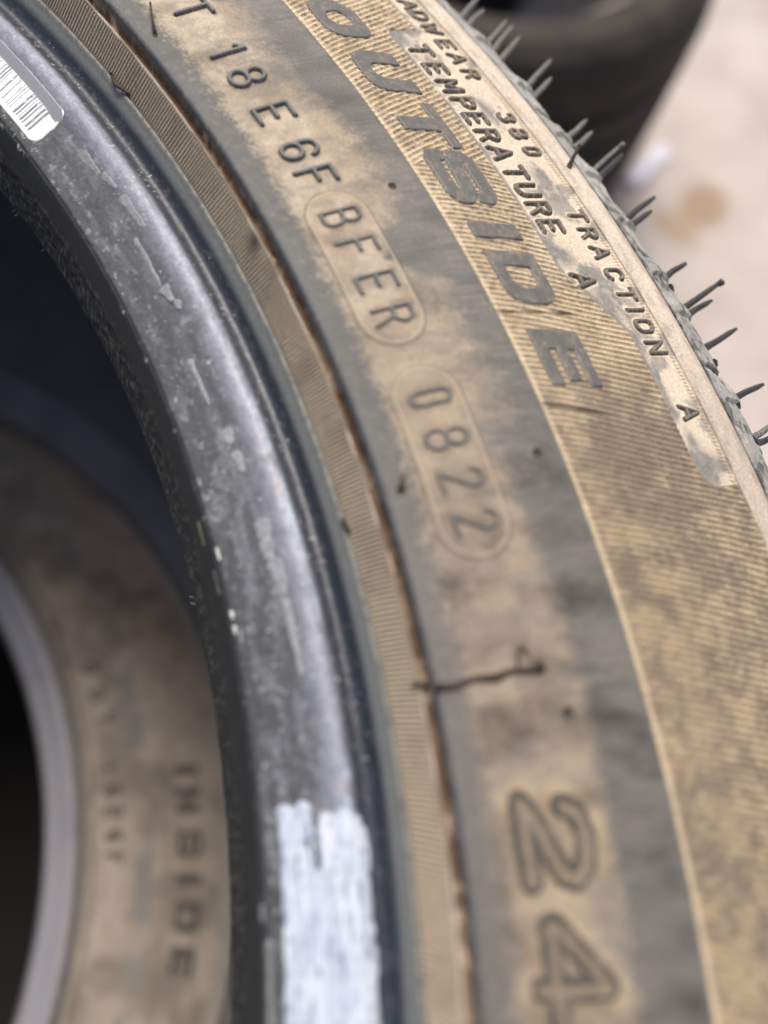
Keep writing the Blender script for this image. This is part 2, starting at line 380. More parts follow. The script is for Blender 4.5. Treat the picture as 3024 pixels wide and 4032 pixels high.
        h += gl * (.5 * (fbm(U / 1.6, RR / .5, 45, 4) - .5)) + fl * .12
        # bare grey rim
        rm = ss(252.85, 253.1, RR)
        c = mixc(c, (.085, .092, .102), rm * (.95 - .25 * ss(.5, .8, n_s)))
        c = mixc(c, (.03, .03, .033), np.exp(-((RR - 248.02) / .12) ** 2) * .8)
        ro = .8 - .3 * rm
        return h, c, ro
    if part == 'smooth':
        lf = ss(256.2, 259.6, RR + 1.0 * (n_m - .5) + 1.8 * (n_f - .5) + 1.2 * (n_s - .5))
        wsp = fbm(TH * 2.0 + RR * .12, RR / 5.0, 57, 5)
        dm = lf * (1 - ss(262.5, 279.0, RR + 5 * (n_l - .5))) * (.62 + .55 * n_m) + .34 * lf * (1 - ss(270, 282.5, RR + 4 * (wsp - .5))) * ss(.1, .75, wsp)
        dm = dm + .22 * (ss(.35, .75, n_l) - .4) * band(RR, 262, 279, 2) + .14 * ss(.35, .75, wsp) * band(RR, 266, 281, 3)
        # lower part: brownish film with clean streaks
        low = ss(60, 54, TH)
        dm = dm + .30 * low * band(RR, 255, 272, 2) - .35 * low * band(RR, 272, 282, 3) + .35 * ss(56, 52, TH) * ss(.38, .72, n_m) * band(RR, 258, 272, 2)
        for t, r, a, b, s in ((66.2, 271.6, .95, 3.6, -1.1), (65.95, 268.2, .16, .8, -.8), (66.6, 276.0, 1.6, 3.5, -.7), (74.5, 277, 2.8, 4.2, -.45), (57.6, 272.5, 1.6, 2.2, -.35),
                              (52.2, 263.5, .9, 3.6, .55), (51.2, 269.6, .8, 3.4, .5), (71.5, 271.5, 1.5, 3.5, .4), (68.0, 273.5, 1.4, 3.6, .42), (63.8, 274, 1.4, 2.8, .25), (49.4, 268, .8, 3, .35),
                              (46.4, 276, 3.2, 4.5, -.55), (54, 279, 3, 2.0, -.4), (61.5, 272, 1.5, 5, .15)):
            g = np.exp(-(((TH - t) / a) ** 2 + ((RR - r) / b) ** 2) ** (1.5 if s < -.7 else 1)); dm = dm + s * g
        dm = dm + .35 * ss(.62, .8, n_s) * .4 - .12
        # dust gathers round the raised writing
        D1 = text_near(TH, RR, DOT + PLANT + DATE, lambda it, x, r: thin(it[0], x, r - 261.0, 7.2, .42), 4.2)
        D2 = text_near(TH, RR, SIZE, lambda it, x, r: it[2](x, r - 259.6), 8)
        halo = np.clip(1 - D1 / 1.3, 0, 1) * .55 + np.clip(1 - D2 / 2.0, 0, 1) * .55
        dm = dm + halo
        o1 = stadium(TH, RR, 62.75, 69.05, 259.2, 269.3); o2 = stadium(TH, RR, 55.3, 61.75, 259.2, 269.3)
        o = np.minimum(o1, o2)
        dm = dm + .30 * (o < 0) * (.4 + n_m * .6) - .35 * np.exp(-((o - .35) / .28) ** 2) + .3 * np.exp(-(o / .2) ** 2)
        h += .16 * ss(.2, -.2, o) + .20 * np.exp(-(o / .2) ** 2)
        rimd = np.exp(-((D1 - .12) / .16) ** 2) * ss(.3, .6, n_s); dm = np.clip(dm, 0, 1) * band(RR, 255.6, 280.9, .9)
        base = np.zeros_like(c); base[...] = (.086, .084, .078)
        base *= (.8 + .4 * fbm(U / 2.2, RR / 7, 51, 4))[..., None]
        # faint brushed strokes across the wall
        br = fbm(TH * 12 + RR * .25, RR / 8, 52, 3)
        base = mixc(base, (.17, .152, .128), (.30 + .6 * ss(.40, .72, br * .5 + wsp * .5)) * band(RR, 262, 281.5, 3) * .9)
        base = mixc(base, (.058, .058, .056), ss(.5, .7, n_l) * band(RR, 272, 280, 3) * .5)
        tan = np.zeros_like(c); tan[...] = (.36, .285, .20)
        tan = mixc(tan, (.20, .155, .125), ss(.40, .68, fbm(U / 5, RR / 3.5, 53, 5)) * (.30 + .5 * low))
        tan = mixc(tan, (.19, .145, .115), low * .45)
        tan = mixc(tan, (.42, .32, .20), np.clip(1 - D2 / 2.2, 0, 1) * .6 * (.5 + n_m))
        tan = mixc(tan, (.50, .42, .32), ss(60, 68, TH) * band(RR, 258, 269, 2.5) * ss(.3, .65, n_m) * .75)
        base = mixc(base, (.125, .115, .10), low * .6)
        dm2 = np.clip(dm + (.30 * (n_s - .5) + .26 * (n_f - .5)) * ss(0, .2, dm), 0, .93)
        c = base * (1 - dm2[..., None]) + tan * dm2[..., None]
        c = mixc(c, (.07, .05, .038), rimd * .55)  # dark shading at the foot of the thin letters, painted on the wall
        # soft grimy smudges and wipe marks
        sm1 = fbm(TH * 1.1 + RR * .05, RR / 9, 54, 5); sm2 = fbm(U / 4, RR / 12, 55, 5)
        c = c * (1 - (.42 * ss(.42, .78, sm1) + .30 * ss(.42, .76, sm2)) * band(RR, 257, 281, 1.5) * (.45 + .55 * low))[..., None]
        c = mixc(c, (.145, .138, .12), ss(.45, .75, fbm(TH * 2.2, RR / 6, 56, 5)) * band(RR, 259, 281, 2) * .4)
        c = mixc(c, (.10, .078, .055), np.exp(-((o - .30) / .16) ** 2) * .6); c = mixc(c, (.48, .38, .27), np.exp(-((o + .05) / .16) ** 2) * .6)
        # worn grey grains along the rim
        c = mixc(c, (.24, .21, .17), ss(.6, .8, n_f * .5 + n_s * .5) * band(RR, 254, 260, 1.0) * .45)
        for t, r in HOLES:
            x = (TH - t) * RR * MM; d = np.hypot(x, RR - r)
            h += .25 * np.exp(-(d / 1.0) ** 2) - .55 * ss(.75, .45, d)
            c = mixc(c, (.035, .026, .022), ss(.95, .55, d) * .9)
        # scuff streaks
        h += .03 * (n_m - .5) + .012 * (n_f - .5)
        ro = .55 + .3 * dm
        return h, c, ro
    if part in ('ribs', 'text'):
        P = plates(TH, RR)
        t = ribphase(TH, RR); w = .5 + .5 * np.cos(2 * PI * t)
        rib = ss(0.0, .35, P) * ss(281.5, 281.9, RR) * ss(315.3, 314.7, RR)
        brk = .75 + .4 * vn(U / .9, RR / 1.6, 61)
        h += rib * .26 * w * brk - .25 * (1 - ss(-.15, .15, P)) * ss(316, 315.2, RR)
        # dust in the grooves, darker worn crests
        lowr = ss(60.5, 57, TH)
        wet = ss(.36, .66, .6 * fbm(U / 3.8, RR / 4.2, 62, 5) + .4 * fbm(U / 1.0, RR / 1.2, 66, 4) + .16 * np.exp(-(((TH - 57.9) / 2.2) ** 2 + ((RR - 296) / 9) ** 2))) * ss(61.8, 59.0, TH) * .85 + ss(.52, .7, fbm(U / 2.5, RR / 2.5, 63, 4)) * .4
        tan = np.zeros_like(c); tan[...] = (.50, .39, .25)
        tan = mixc(tan, (.60, .49, .34), ss(.45, .7, n_m) * .5)
        tan = mixc(tan, (.36, .275, .175), ss(63, 57, TH) * .85)
        crest = np.zeros_like(c); crest[...] = (.14, .105, .072)
        gr2 = fbm(U / .45, RR / .8, 65, 3)
        cru = .30 + .70 * ss(60, 66, TH)
        gm = np.clip(.16 + .95 * (1 - w) * (.7 + .6 * n_m) + cru * (1.1 * (n_s - .5) + .8 * (gr2 - .5) + .4 * (n_f - .5)) + .12 * lowr, 0, 1)
        c = crest * (1 - gm[..., None]) + tan * gm[..., None]
        c = mixc(c, (.125, .095, .075), np.clip(wet + .25 * (n_s - .5), 0, 1) * .75)
        c = mixc(c, (.62, .50, .34), np.exp(-((RR - 281.75) / .35) ** 2) * .8 * (.5 + .5 * n_s))
        # crack like mould seam crossing the ribs
        for tt, k in ((63.0, -.02), (59.35, -.05)):
            x = (TH - tt - k * (RR - 288)) * RR * MM
            sm = np.exp(-(x / .28) ** 2) * band(RR, 281.5, 296 if tt > 60 else 293, 2)
            h -= .25 * sm; c = mixc(c, (.05, .035, .025), sm * .75)
        # smooth plates carrying the small writing
        pc = np.zeros_like(c); pc[...] = CREAM
        cl = np.clip(ss(.52, .66, n_m) * .75 + 1.2 * np.exp(-((P + .4) / .6) ** 2) * ss(.35, .6, n_l) , 0, 1)
        for t, r, a, b in ((75.9, 301.5, .8, 2.6), (72.0, 308.6, .7, 2.0), (68.6, 309.5, .7, 2.2), (65.2, 302.5, .5, 2.5), (63.3, 306.5, 1.1, 2.8), (62.9, 302.0, 1.0, 2.0), (57.1, 310.5, .6, 3.2), (58.0, 309.5, .35, 1.2), (60.0, 308.5, .9, .9)):
            g = np.exp(-(((TH - t) / a) ** 2 + ((RR - r) / b) ** 2)); cl = np.clip(cl + 1.0 * g, 0, 1)
        pc = mixc(pc, (.14, .14, .135), cl * (.65 + .35 * n_s))
        D = np.minimum(text_near(TH, RR, ROW1, lambda it, x, r: thin(it[0], x, r - 300.9, 5.6, .48, .12), 3),
                       text_near(TH, RR, ROW2, lambda it, x, r: thin(it[0], x, r - 309.8, 4.6, .4, .12), 3))
        pc = mixc(pc, (.66, .56, .43), np.clip(1 - D / .7, 0, 1) * .8)
        pm = 1 - ss(-.12, .12, P)
        # serrated thread beside the shoulder rib
        sr = np.exp(-((RR - 314.75) / .42) ** 2); sw = .5 + .5 * np.cos(2 * PI * (TH / .135 + (RR - 314) * .35))
        pc = mixc(pc, (.26, .18, .11), sr * sw * .9)
        c = c * (1 - pm[..., None]) + pc * pm[..., None]
        h += sr * sw * .16
        # clean bare ring at the foot of the plates
        c *= (.88 + .24 * n_f)[..., None]
        return h, c, np.full(RR.shape, .82)
    if part == 'shoulder':
        c[...] = (.50, .42, .335)
        c = mixc(c, (.33, .265, .205), ss(.45, .7, fbm(U / 3, RR / 1.2, 71, 4)) * .6)
        c = mixc(c, (.56, .48, .39), band(RR, 317.2, 319.0, .5) * .5)
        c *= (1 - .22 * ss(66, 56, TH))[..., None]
        out = ss(321.0, 321.5, RR)
        oc = np.zeros_like(c); oc[...] = (.27, .265, .245)
        oc = mixc(oc, (.085, .078, .070), ss(.44, .66, fbm(U / 1.6, RR / 1.1, 72, 4)) * .85 * ss(71, 66, TH) + .1)
        oc = mixc(oc, (.42, .40, .36), ss(.5, .7, fbm(TH * 1.5, RR / 2, 73, 4)) * .5)
        c = c * (1 - out[..., None]) + oc * out[..., None]
        c = mixc(c, (.05, .035, .028), np.exp(-((RR - 321.05) / .36) ** 2) * .92)
        c = mixc(c, (.22, .17, .13), np.exp(-((RR - 320.3) / .5) ** 2) * .45 * ss(.35, .6, n_m))
        h += .9 * (fbm(U / 2.2, RR / 1.0, 74, 4) - .5) * out + .05 * (n_m - .5)
        # radial steps and scooped notches where the tread blocks begin
        for t in NOTCH:
            x = (TH - t) * 5.7
            sk = x + .45 * (RR - 325)
            m = ss(.0, .45, sk) * ss(3.1, 1.6, sk) * ss(322.6, 325.4, RR + .9 * (1.5 - sk))
            h -= 3.2 * m; c = mixc(c, (.035, .032, .03), m)
        for t, dth in STEPS:
            x = (TH - t) * 5.7
            h += .75 * ss(-.2, .0, x) * ss(6.0, .5, x) * ss(321.6, 323, RR)
        c *= (.9 + .2 * n_f)[..., None]
        return h, c, np.full(RR.shape, .8)

NOTCH = [85.2, 78.9, 71.75, 65.0, 60.25, 53.5, 47.4]
STEPS = [(76.0, 0), (73.4, 0), (70.8, 0), (68.9, 0), (66.6, 0), (64.3, 0), (62.7, 0), (59.3, 0)]

def theta_samples(a, b, step, coarse=1.5, full=True):
    t = np.arange(a, b + step / 2, step)
    if not full: return t
    rest = np.arange(b + coarse, a + 360 - coarse / 2, coarse)
    return np.r_[t, rest, a + 360]

def ring(name, r0, r1, ds, dth, part, mat, parent, a=41.0, b=88.0, s0=None, s1=None, rows=None):
    s0 = s_of_r(r0) if s0 is None else s0; s1 = s_of_r(r1) if s1 is None else s1
    S = np.linspace(s0, s1, max(3, int(round((s1 - s0) / ds)) + 1)) if rows is None else rows
    T = theta_samples(a, b, dth)
    TH, SS = np.meshgrid(T, S)
    RR = np.interp(SS, _S, _pr)
    h, c, ro = side_fields(TH, RR, part)
    fine = (TH <= b + 1e-6) | (TH > a + 359)
    h = np.where(fine, h, 0); h = np.where((TH < a + .02) | ((TH > b - .02)), 0, h)
    h[0] = 0; h[-1] = 0
    V = surf(TH, SS, h)
    col = np.concatenate([np.clip(c, 0, 1), ro[..., None] * np.ones(c.shape[:2] + (1,))], -1)
    return mesh_np(name, V.reshape(-1, 3), gridfaces(len(S), len(T), flip=True), mat, parent, True, col.reshape(-1, 4))

def revolve(name, P, mat, parent, colf, nth=180, smooth=True, scale=1.0, disp=None, T=None, dens=4.0):
    P = np.array(P, float); d = np.r_[0, np.cumsum(np.hypot(*np.diff(P, axis=0).T))]
    S = np.linspace(0, d[-1], int(d[-1] / dens) + 2)
    r = np.interp(S, d, P[:, 0]); z = np.interp(S, d, P[:, 1])
    T = np.linspace(0, 360, nth + 1) if T is None else T
    TH, RR = np.meshgrid(T, r); ZZ = np.meshgrid(T, z)[1]
    if disp is not None: RR = RR + disp(TH, RR, ZZ)
    a = np.radians(TH)
    V = np.stack([RR * scale * np.cos(a), RR * scale * np.sin(a), ZZ], -1) * .001
    c, ro = colf(TH, RR, ZZ)
    col = np.concatenate([c, ro[..., None]], -1)
    return mesh_np(name, V.reshape(-1, 3), gridfaces(len(S), len(T), flip=True), mat, parent, smooth, col.reshape(-1, 4))

def tube(name, pts, rad, mat, parent, n=10):
    """pts list of 3-vectors (m), rad list of radii (m); closed rounded ends"""
    P = np.array(pts, float); k = len(P)
    if k < 6:
        t = np.linspace(0, k - 1, 9); rad = np.interp(t, np.arange(k), rad)
        P = np.stack([np.interp(t, np.arange(k), P[:, j]) for j in range(3)], -1); k = len(P)
    V = []
    tan = np.gradient(P, axis=0); tan /= np.linalg.norm(tan, axis=1)[:, None]
    up = np.array([.3, .2, 1.]); up /= np.linalg.norm(up)
    for i in range(k):
        u = np.cross(tan[i], up); u /= np.linalg.norm(u); v = np.cross(tan[i], u)
        for j in range(n):
            a = 2 * PI * j / n; V.append(P[i] + rad[i] * (math.cos(a) * u + math.sin(a) * v))
    F = [(i * n + j, i * n + (j + 1) % n, (i + 1) * n + (j + 1) % n, (i + 1) * n + j) for i in range(k - 1) for j in range(n)]
    for e, q, sgn in ((0, P[0] - tan[0] * rad[0] * .7, 0), (k - 1, P[-1] + tan[-1] * rad[-1] * .8, 1)):
        c = len(V); V.append(q)
        for j in range(0, n):
            a_, b_ = e * n + j, e * n + (j + 1) % n
            F.append((c, a_, b_, b_) if not sgn else (c, b_, a_, a_))
    me = bpy.data.meshes.new(name)
    me.from_pydata([tuple(v) for v in V], [], [tuple(dict.fromkeys(f)) for f in F]); me.update()
    for p in me.polygons: p.use_smooth = True
    me.materials.append(mat)
    return link(bpy.data.objects.new(name, me), parent)

# ================================================================== upper tyre
tyre = thing('tyre', 'dusty used tyre in front with raised OUTSIDE lettering, barcode label and rubber hairs', 'tyre', group='used tyres')
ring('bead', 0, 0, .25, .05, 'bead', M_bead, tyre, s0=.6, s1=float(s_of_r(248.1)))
ring('knurled_band', 248.1, 253.6, .14, .02, 'knurl', M_side, tyre)
ring('sidewall', 253.6, 281.2, .18, .045, 'smooth', M_side, tyre)
ring('ribbed_band', 281.2, 299.2, .30, .022, 'ribs', M_side, tyre)
ring('text_band', 299.2, 315.5, .20, .026, 'text', M_side, tyre)
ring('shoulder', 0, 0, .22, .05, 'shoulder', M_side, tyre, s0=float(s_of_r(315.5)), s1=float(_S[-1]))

def lig_col(TH, RR, ZZ):
    n = fbm(TH / 3, ZZ / 9, 91, 4)
    c = np.zeros(TH.shape + (3,)); c[...] = (.065, .060, .054); c *= (.7 + .6 * n)[..., None]
    return c, np.full(TH.shape, .6)
def lowbead_col(TH, RR, ZZ):
    n = fbm(TH / 3, ZZ / 9, 92, 4)
    c = np.zeros(TH.shape + (3,)); c[...] = (.10, .095, .09); c *= (.7 + .6 * n)[..., None]
    return c, np.full(TH.shape, .5)
def tread_disp(TH, RR, ZZ):
    d = np.zeros_like(RR)
    for zc in (-62, -100, -145, -186): d -= 7 * np.exp(-((ZZ - zc) / 4.5) ** 4)
    for t in np.arange(2.3, 360, 6.1):
        for q in (0,): 
            x = (TH - t - ZZ * .025) * 5.7
            d -= 5.5 * ss(1.9, 1.2, np.abs(x)) * ss(-24, -30, ZZ) * ss(-224, -216, ZZ)
    return d
def tread_col(TH, RR, ZZ):
    n = fbm(TH * 1.5, ZZ / 4, 93, 4)
    c = np.zeros(TH.shape + (3,)); c[...] = (.12, .115, .105); c *= (.6 + .8 * n)[..., None]
    return c, np.full(TH.shape, .75)
TT = theta_samples(41, 88, .3, 1.0)
revolve('tread', [(329.2, -20.8), (330.6, -40), (331.8, -80), (332.2, -123), (331.8, -166), (330.6, -206), (329.2, -225)], M_side, tyre, tread_col, T=TT, disp=tread_disp, dens=1.5)
revolve('lower_sidewall', [(329.2, -225), (327, -231), (320, -238), (300, -244), (281, -250), (256, -252.6), (252.5, -251), (250, -243), (240, -236), (228, -232), (217, -228)], M_side, tyre, tread_col, nth=240)
revolve('lower_bead', [(217, -228), (212.2, -226), (211.6, -223), (214, -219.5), (222, -216.5), (231, -212)], M_bead, tyre, lowbead_col, nth=300, dens=1.2)
revolve('inner_liner', [(231, -212), (246, -204), (268, -186), (292, -158), (302, -123), (292, -86), (268, -52), (246, -36), (231, -29.5), (PT[0, 0], PT[0, 1])], M_bead, tyre, lig_col, nth=240)

# --- raised writing
for i, (ch, t) in enumerate(DOT + PLANT + DATE):
    wd = G[ch][0] * 6.4
    hh = 7.2; soft = ch in '082' and t < 0
    plant = t < 69
    letter('raised_letter' if ch.isalpha() else 'raised_digit', lambda X, Y, ch=ch: thin(ch, X, Y, 7.2, .50 if not soft else .42, wsc=.95 if not plant else .85), t, 261.0, wd + 1.2, 7.2, tyre,
           cell=.11, H=.60 if not plant else (.55 if t > 62 else .5), bev=.32, col=(.115, .118, .115) if not plant else (.095, .092, .085) if not soft else (.115, .105, .09), dust=.2 if not plant else .22, seed=i + 3)
for i, (ch, t, W) in enumerate(OUTS):
    letter('raised_letter', lambda X, Y, ch=ch, W=W: bold(ch, X, Y, W), t, 284.9, W + 1.6, 10.0, tyre, cell=.16, H=.42, bev=.20, col=(.098, .096, .090), dust=.42, seed=40 + i, edge=False, rough=.5)
for i, (ch, t) in enumerate(ROW1):
    letter('raised_letter', lambda X, Y, ch=ch: thin(ch, X, Y, 5.6, .44, .04, 1.0), t, 300.9, G[ch][0] * 5.6 + 1.6, 5.6, tyre, cell=.12, H=.34, bev=.26, col=(.10, .092, .08), dust=.55, seed=60 + i)
for i, (ch, t) in enumerate(ROW2):
    letter('raised_letter' if ch.isalpha() else 'raised_digit', lambda X, Y, ch=ch: thin(ch, X, Y, 4.6, .38, .04, 1.05), t, 309.8, G[ch][0] * 4.6 + 1.6, 4.6, tyre, cell=.11, H=.28, bev=.24, col=(.12, .11, .095), dust=.75 if t > 68 else .5, seed=80 + i)
for i, (ch, t, fn) in enumerate(SIZE):
    letter('raised_digit', lambda X, Y, fn=fn: fn(X, Y), t, 259.6, 12.5, 10.4, tyre, cell=.16, H=.5, bev=.45, col=(.05, .05, .047), dust=.35, seed=110 + i,
           topfn=lambda X, Y, d: -.36 * ss(-.75, -1.05, d), core=.7)

# --- barcode label on the bead
def bead_patch(name, th0, th1, r0, r1, fn, colf, mat, lift=.10, cth=.015, cr=.12, parent=tyre):
    T = np.arange(th0, th1, cth); RRr = np.arange(r0, r1, cr)
    TH, RR = np.meshgrid(T, RRr); d = fn(TH, RR)
    h = lift * ss(.05, -.12, d) - .12 * ss(.05, .3, d)
    n = fbm(TH * 3, RR / 1.5, 200, 4); h = h + .03 * (n - .5)
    V = surf_r(TH, RR, h).reshape(-1, 3)
    m = d < .1; mask = m[:-1, :-1] | m[1:, :-1] | m[:-1, 1:] | m[1:, 1:]
    c, ro = colf(TH, RR, d)
    F = gridfaces(len(RRr), len(T), mask, flip=True)
    used = np.unique(F); re = np.full(len(V), -1); re[used] = np.arange(len(used))
    col = np.concatenate([c, ro[..., None]], -1).reshape(-1, 4)
    return mesh_np(name, V[used], re[F], mat, parent, True, col[used])
def lab_d(TH, RR): return box(TH * 4.1, RR, 78.75 * 4.1, 230.95, 92 * 4.1, 238.3, 1.9)
def lab_c(TH, RR, d):
    rng = np.random.RandomState(4)
    edges = []; x = 79.45
    while x < 92:
        wb = rng.choice([.045, .06, .09, .13], p=[.3, .3, .2, .2]); gap = rng.choice([.07, .10, .16, .26], p=[.3, .3, .25, .15])
        edges.append((x, x + wb)); x += wb + gap
    bars = np.zeros_like(TH)
    tt = TH + .03 * np.sin(RR * .9) + .02 * (RR - 233)
    for a, b in edges: bars = np.maximum(bars, ss(a - .008, a + .008, tt) * (1 - ss(b - .008, b + .008, tt)))
    n = fbm(TH * 5, RR * .9, 201, 4)
    bars = bars * band(RR, 231.7, 236.3 + .4 * (vn(TH * 4, RR * 0, 7) - .5), .08) * ss(.24, .32, n)
    c = np.zeros(TH.shape + (3,)); c[...] = (.86, .87, .88)
    c = mixc(c, (.10, .10, .11), bars * .9)
    c = mixc(c, (.40, .41, .38), ss(.60, .70, fbm(TH * 9, RR * 1.4, 202, 4)) * .7)
    c = mixc(c, (.20, .205, .215), ss(236.2, 236.5, RR + .35 * ss(80.0, 79.0, TH)))
    c = mixc(c, (.86, .84, .66), np.exp(-((d + .25) / .22) ** 2) * (RR < 236.4))
    return c, np.full(TH.shape, .3)
bead_patch('barcode_label', 78.5, 88.0, 230.5, 238.8, lab_d, lab_c, M_label, lift=.12)

# --- torn remains of a white label lower on the bead
def rem_d(TH, RR):
    x = TH * 4.15
    n = (fbm(TH * 6, RR * .8, 210, 4) - .5); n3 = (fbm(TH * 2.2, RR * .35, 214, 5) - .5)
    a = box(x, RR - .5 * n3, 38 * 4.15, 231.75, 49.3 * 4.15 + 2.2 * (n + .1), 236.1, 1.2) - .3 * n
    b = box(x, RR - 1.1 * n3, 38 * 4.15, 236.9, 49.0 * 4.15 + 2.0 * n - .12 * (RR - 239) ** 2, 242.9, 1.2) - .3 * n
    c = box(x, RR, 38 * 4.15, 233, 47.35 * 4.15 + 1.0 * n, 240, .4)
    d = np.minimum(np.minimum(a, b), c)
    hole = np.hypot((TH - 48.1) * 2.6, (RR - 235.3) / .45) - .55 - 1.2 * n
    return np.maximum(d, -hole)
def rem_c(TH, RR, d):
    n = .6 * fbm(TH * 1.3, RR * 1.6, 211, 5) + .4 * fbm(TH * 4, RR * 1.1, 215, 4); n2 = fbm(TH * .7, RR * 1.8, 212, 4)
    c = np.zeros(TH.shape + (3,)); c[...] = (.42, .46, .54)
    c = mixc(c, (.26, .31, .42), ss(.48, .70, n) * .75)
    c = mixc(c, (.62, .64, .68), ss(.50, .7, n2) * .7)
    c = mixc(c, (.14, .16, .21), ss(.60, .72, fbm(TH * 2.2, RR * 3.0, 213, 4)) * .75)
    c = mixc(c, (.20, .23, .30), ss(-.7, .0, d) * ss(.4, .6, n) * .7)
    c = mixc(c, (.55, .60, .70), np.exp(-((RR - 236.4) / .25) ** 2) * .6)
    return c, .28 + .3 * n
bead_patch('label_remnant', 40.8, 50.2, 231.2, 243.4, rem_d, rem_c, M_label, lift=.14)

# --- smears of rubber paste, dried drips and paint dabs on the bead
def blob_d(t0, t1, rc, wd, dr=0., seed=0, taper=0.5):
    def f(TH, RR):
        x = (TH - t0) / (t1 - t0); k = np.clip(x, 0, 1)
        wdt = wd * (1 - taper * k)
        dd = np.hypot((x - k) * (t1 - t0) * 4.1, RR - rc - dr * k) - wdt
        return dd - .9 * wd * (fbm(TH * 4, RR * 1.3, seed, 4) - .5)
    return f
def flat_c(cc, r=.6):
    def f(TH, RR, d):
        n = fbm(TH * 5, RR * 1.2, 220, 4)
        c = np.zeros(TH.shape + (3,)); c[...] = cc; c *= (.75 + .5 * n)[..., None]
        return c, np.full(TH.shape, r)
    return f
for i, (a, b, rc, wd, dr, cc, lf) in enumerate([
        (72.3, 73.9, 237.8, .75, .2, (.17, .175, .18), .12), (75.6, 76.9, 236.3, .8, .3, (.15, .155, .16), .10), (74.6, 75.3, 237.2, .7, .4, (.17, .175, .18), .16),
        (68.7, 69.25, 236.2, .85, .2, (.19, .2, .2), .35), (68.25, 68.5, 236.9, .6, .0, (.19, .2, .2), .30), (69.6, 72.0, 236.0, .35, -.2, (.17, .18, .19), .08), (62.2, 62.6, 236.1, .8, 0, (.22, .225, .23), .12),
        (61.0, 61.6, 236.3, .75, .2, (.22, .225, .23), .12), (57.6, 58.8, 236.8, 1.1, -.2, (.22, .225, .235), .14), (56.2, 57.2, 237.2, 1.2, 0, (.21, .215, .225), .12),
        (53.4, 55.8, 237.4, .5, .1, (.24, .245, .25), .08), (64.0, 66.0, 234.9, .4, .2, (.2, .205, .215), .08)]):
    bead_patch('dried_smear', a - .8, b + .8, rc - 2.2, rc + 2.2, blob_d(b, a, rc, wd, dr, 300 + i), flat_c(cc), M_bead, lift=lf, cth=.03, cr=.14)
for i, (a, b, rc, wd, cc) in enumerate([(58.1, 58.5, 229.65, .16, (.42, .41, .37)), (55.85, 56.05, 229.6, .22, (.55, .54, .50)), (55.3, 55.5, 229.6, .20, (.50, .49, .46)), (42.0, 45.4, 229.75, .34, (.16, .16, .15)), (46.05, 46.4, 228.9, .28, (.15, .15, .15)), (59.0, 59.9, 227.9, .22, (.15, .135, .10)), (56.9, 57.8, 228.4, .20, (.13, .12, .10))]):
    bead_patch('paint_dab', a - .4, b + .4, rc - 1.1, rc + 1.1, blob_d(b, a, rc, wd, 0, 330 + i, .3), flat_c(cc, .35), M_label, lift=.14, cth=.02, cr=.10)

# --- vent hairs along the shoulder (base theta, base r, tip x, tip y in metres)
HAIR = [(77.83, .0665, .3313, 1), (77.37, .0698, .3293, 1), (76.22, .0755, .3306, 1), (75.82, .0775, .3302, 1), (75.32, .0807, .3287, 1), (73.71, .0899, .3282, 1), (73.23, .0932, .3237, 1),
        (71.04, .1059, .3207, 1), (70.54, .1087, .3184, 1), (69.35, .1153, .3193, 1), (69.01, .1171, .3174, 0), (67.06, .1285, .3131, 0), (66.75, .1301, .3100, 0), (64.42, .1428, .3045, 0),
        (63.1, .1503, .3044, 0), (62.83, .1515, .3002, 0), (61.5, .1587, .2978, 0), (59.51, .1696, .2917, 0), (58.04, .1753, .2849, 1), (57.83, .1768, .2829, 0), (79.6, .0555, .3330, 1), (80.2, .0520, .3325, 1),
        (55.6, .1885, .2790, 0), (53.8, .1975, .2705, 0), (51.5, .2085, .2640, 0)]
rnd = random.Random(3)
for k, (t, tx, ty, dusty) in enumerate(HAIR):
    b = np.array(surf_r(np.array(t), np.array(328.0), -.4)).reshape(3)
    e = np.array([tx, ty, -.018]) ; e[2] = -.0175
    mid = b * .55 + e * .45 + np.array([rnd.uniform(-1, 1), rnd.uniform(-1, 1), rnd.uniform(-1, 1)]) * .00016
    rr = .00062 if k not in (9,) else .0005
    e = b + (e - b) * rnd.uniform(.9, 1.04); ends = [b, b * .8 + e * .2, mid, b * .2 + e * .8, e]
    tube('vent_hair', ends, [rr * 1.45, rr * 1.1, rr, rr * .9, rr * rnd.uniform(.4, .75)], M_hair_dusty if dusty else M_hair, tyre, 12)
    if k in (9, 14):   # torn flag at the tip
        tube('hair_tip', [e, e + np.array([.0004, .0006, .0004]), e + np.array([-.0001, .0010, .0006])], [rr * .9, rr * 1.2, rr * .4], M_hair_dusty if dusty else M_hair, tyre, 8)
def P3(t, r, h): return np.array(surf_r(np.array(float(t)), np.array(float(r)), float(h))).reshape(3)
tube('vent_hair', [P3(78.0, 255.8, -.1), P3(78.1, 255.9, .8), P3(78.5, 256.6, 1.5), P3(79.2, 258.3, 1.4)], [.00048, .00028, .00022, .0002], M_hair_brown, tyre)
tube('vent_hair', [P3(77.6, 248.5, -.1), P3(77.75, 248.0, .9), P3(78.3, 248.2, 1.3), P3(78.75, 248.6, .9)], [.0005, .0003, .00026, .0003], M_hair_brown, tyre)
tube('vent_hair', [P3(57.85, 255.6, -.1), P3(57.95, 255.7, .6), P3(58.2, 256.3, 1.0)], [.0007, .0004, .0002], M_hair_brown, tyre)
tube('vent_hair', [P3(57.45, 248.3, -.1), P3(57.6, 247.9, .5), P3(57.9, 247.8, .6)], [.0006, .0004, .0003], M_hair_brown, tyre)
tube('vent_hair', [P3(69.0, 317.8, -.1), P3(69.1, 318.2, .8), P3(69.3, 319.0, 2.2), P3(69.45, 319.6, 3.0)], [.0006, .0004, .00036, .0003], M_hair_brown, tyre)
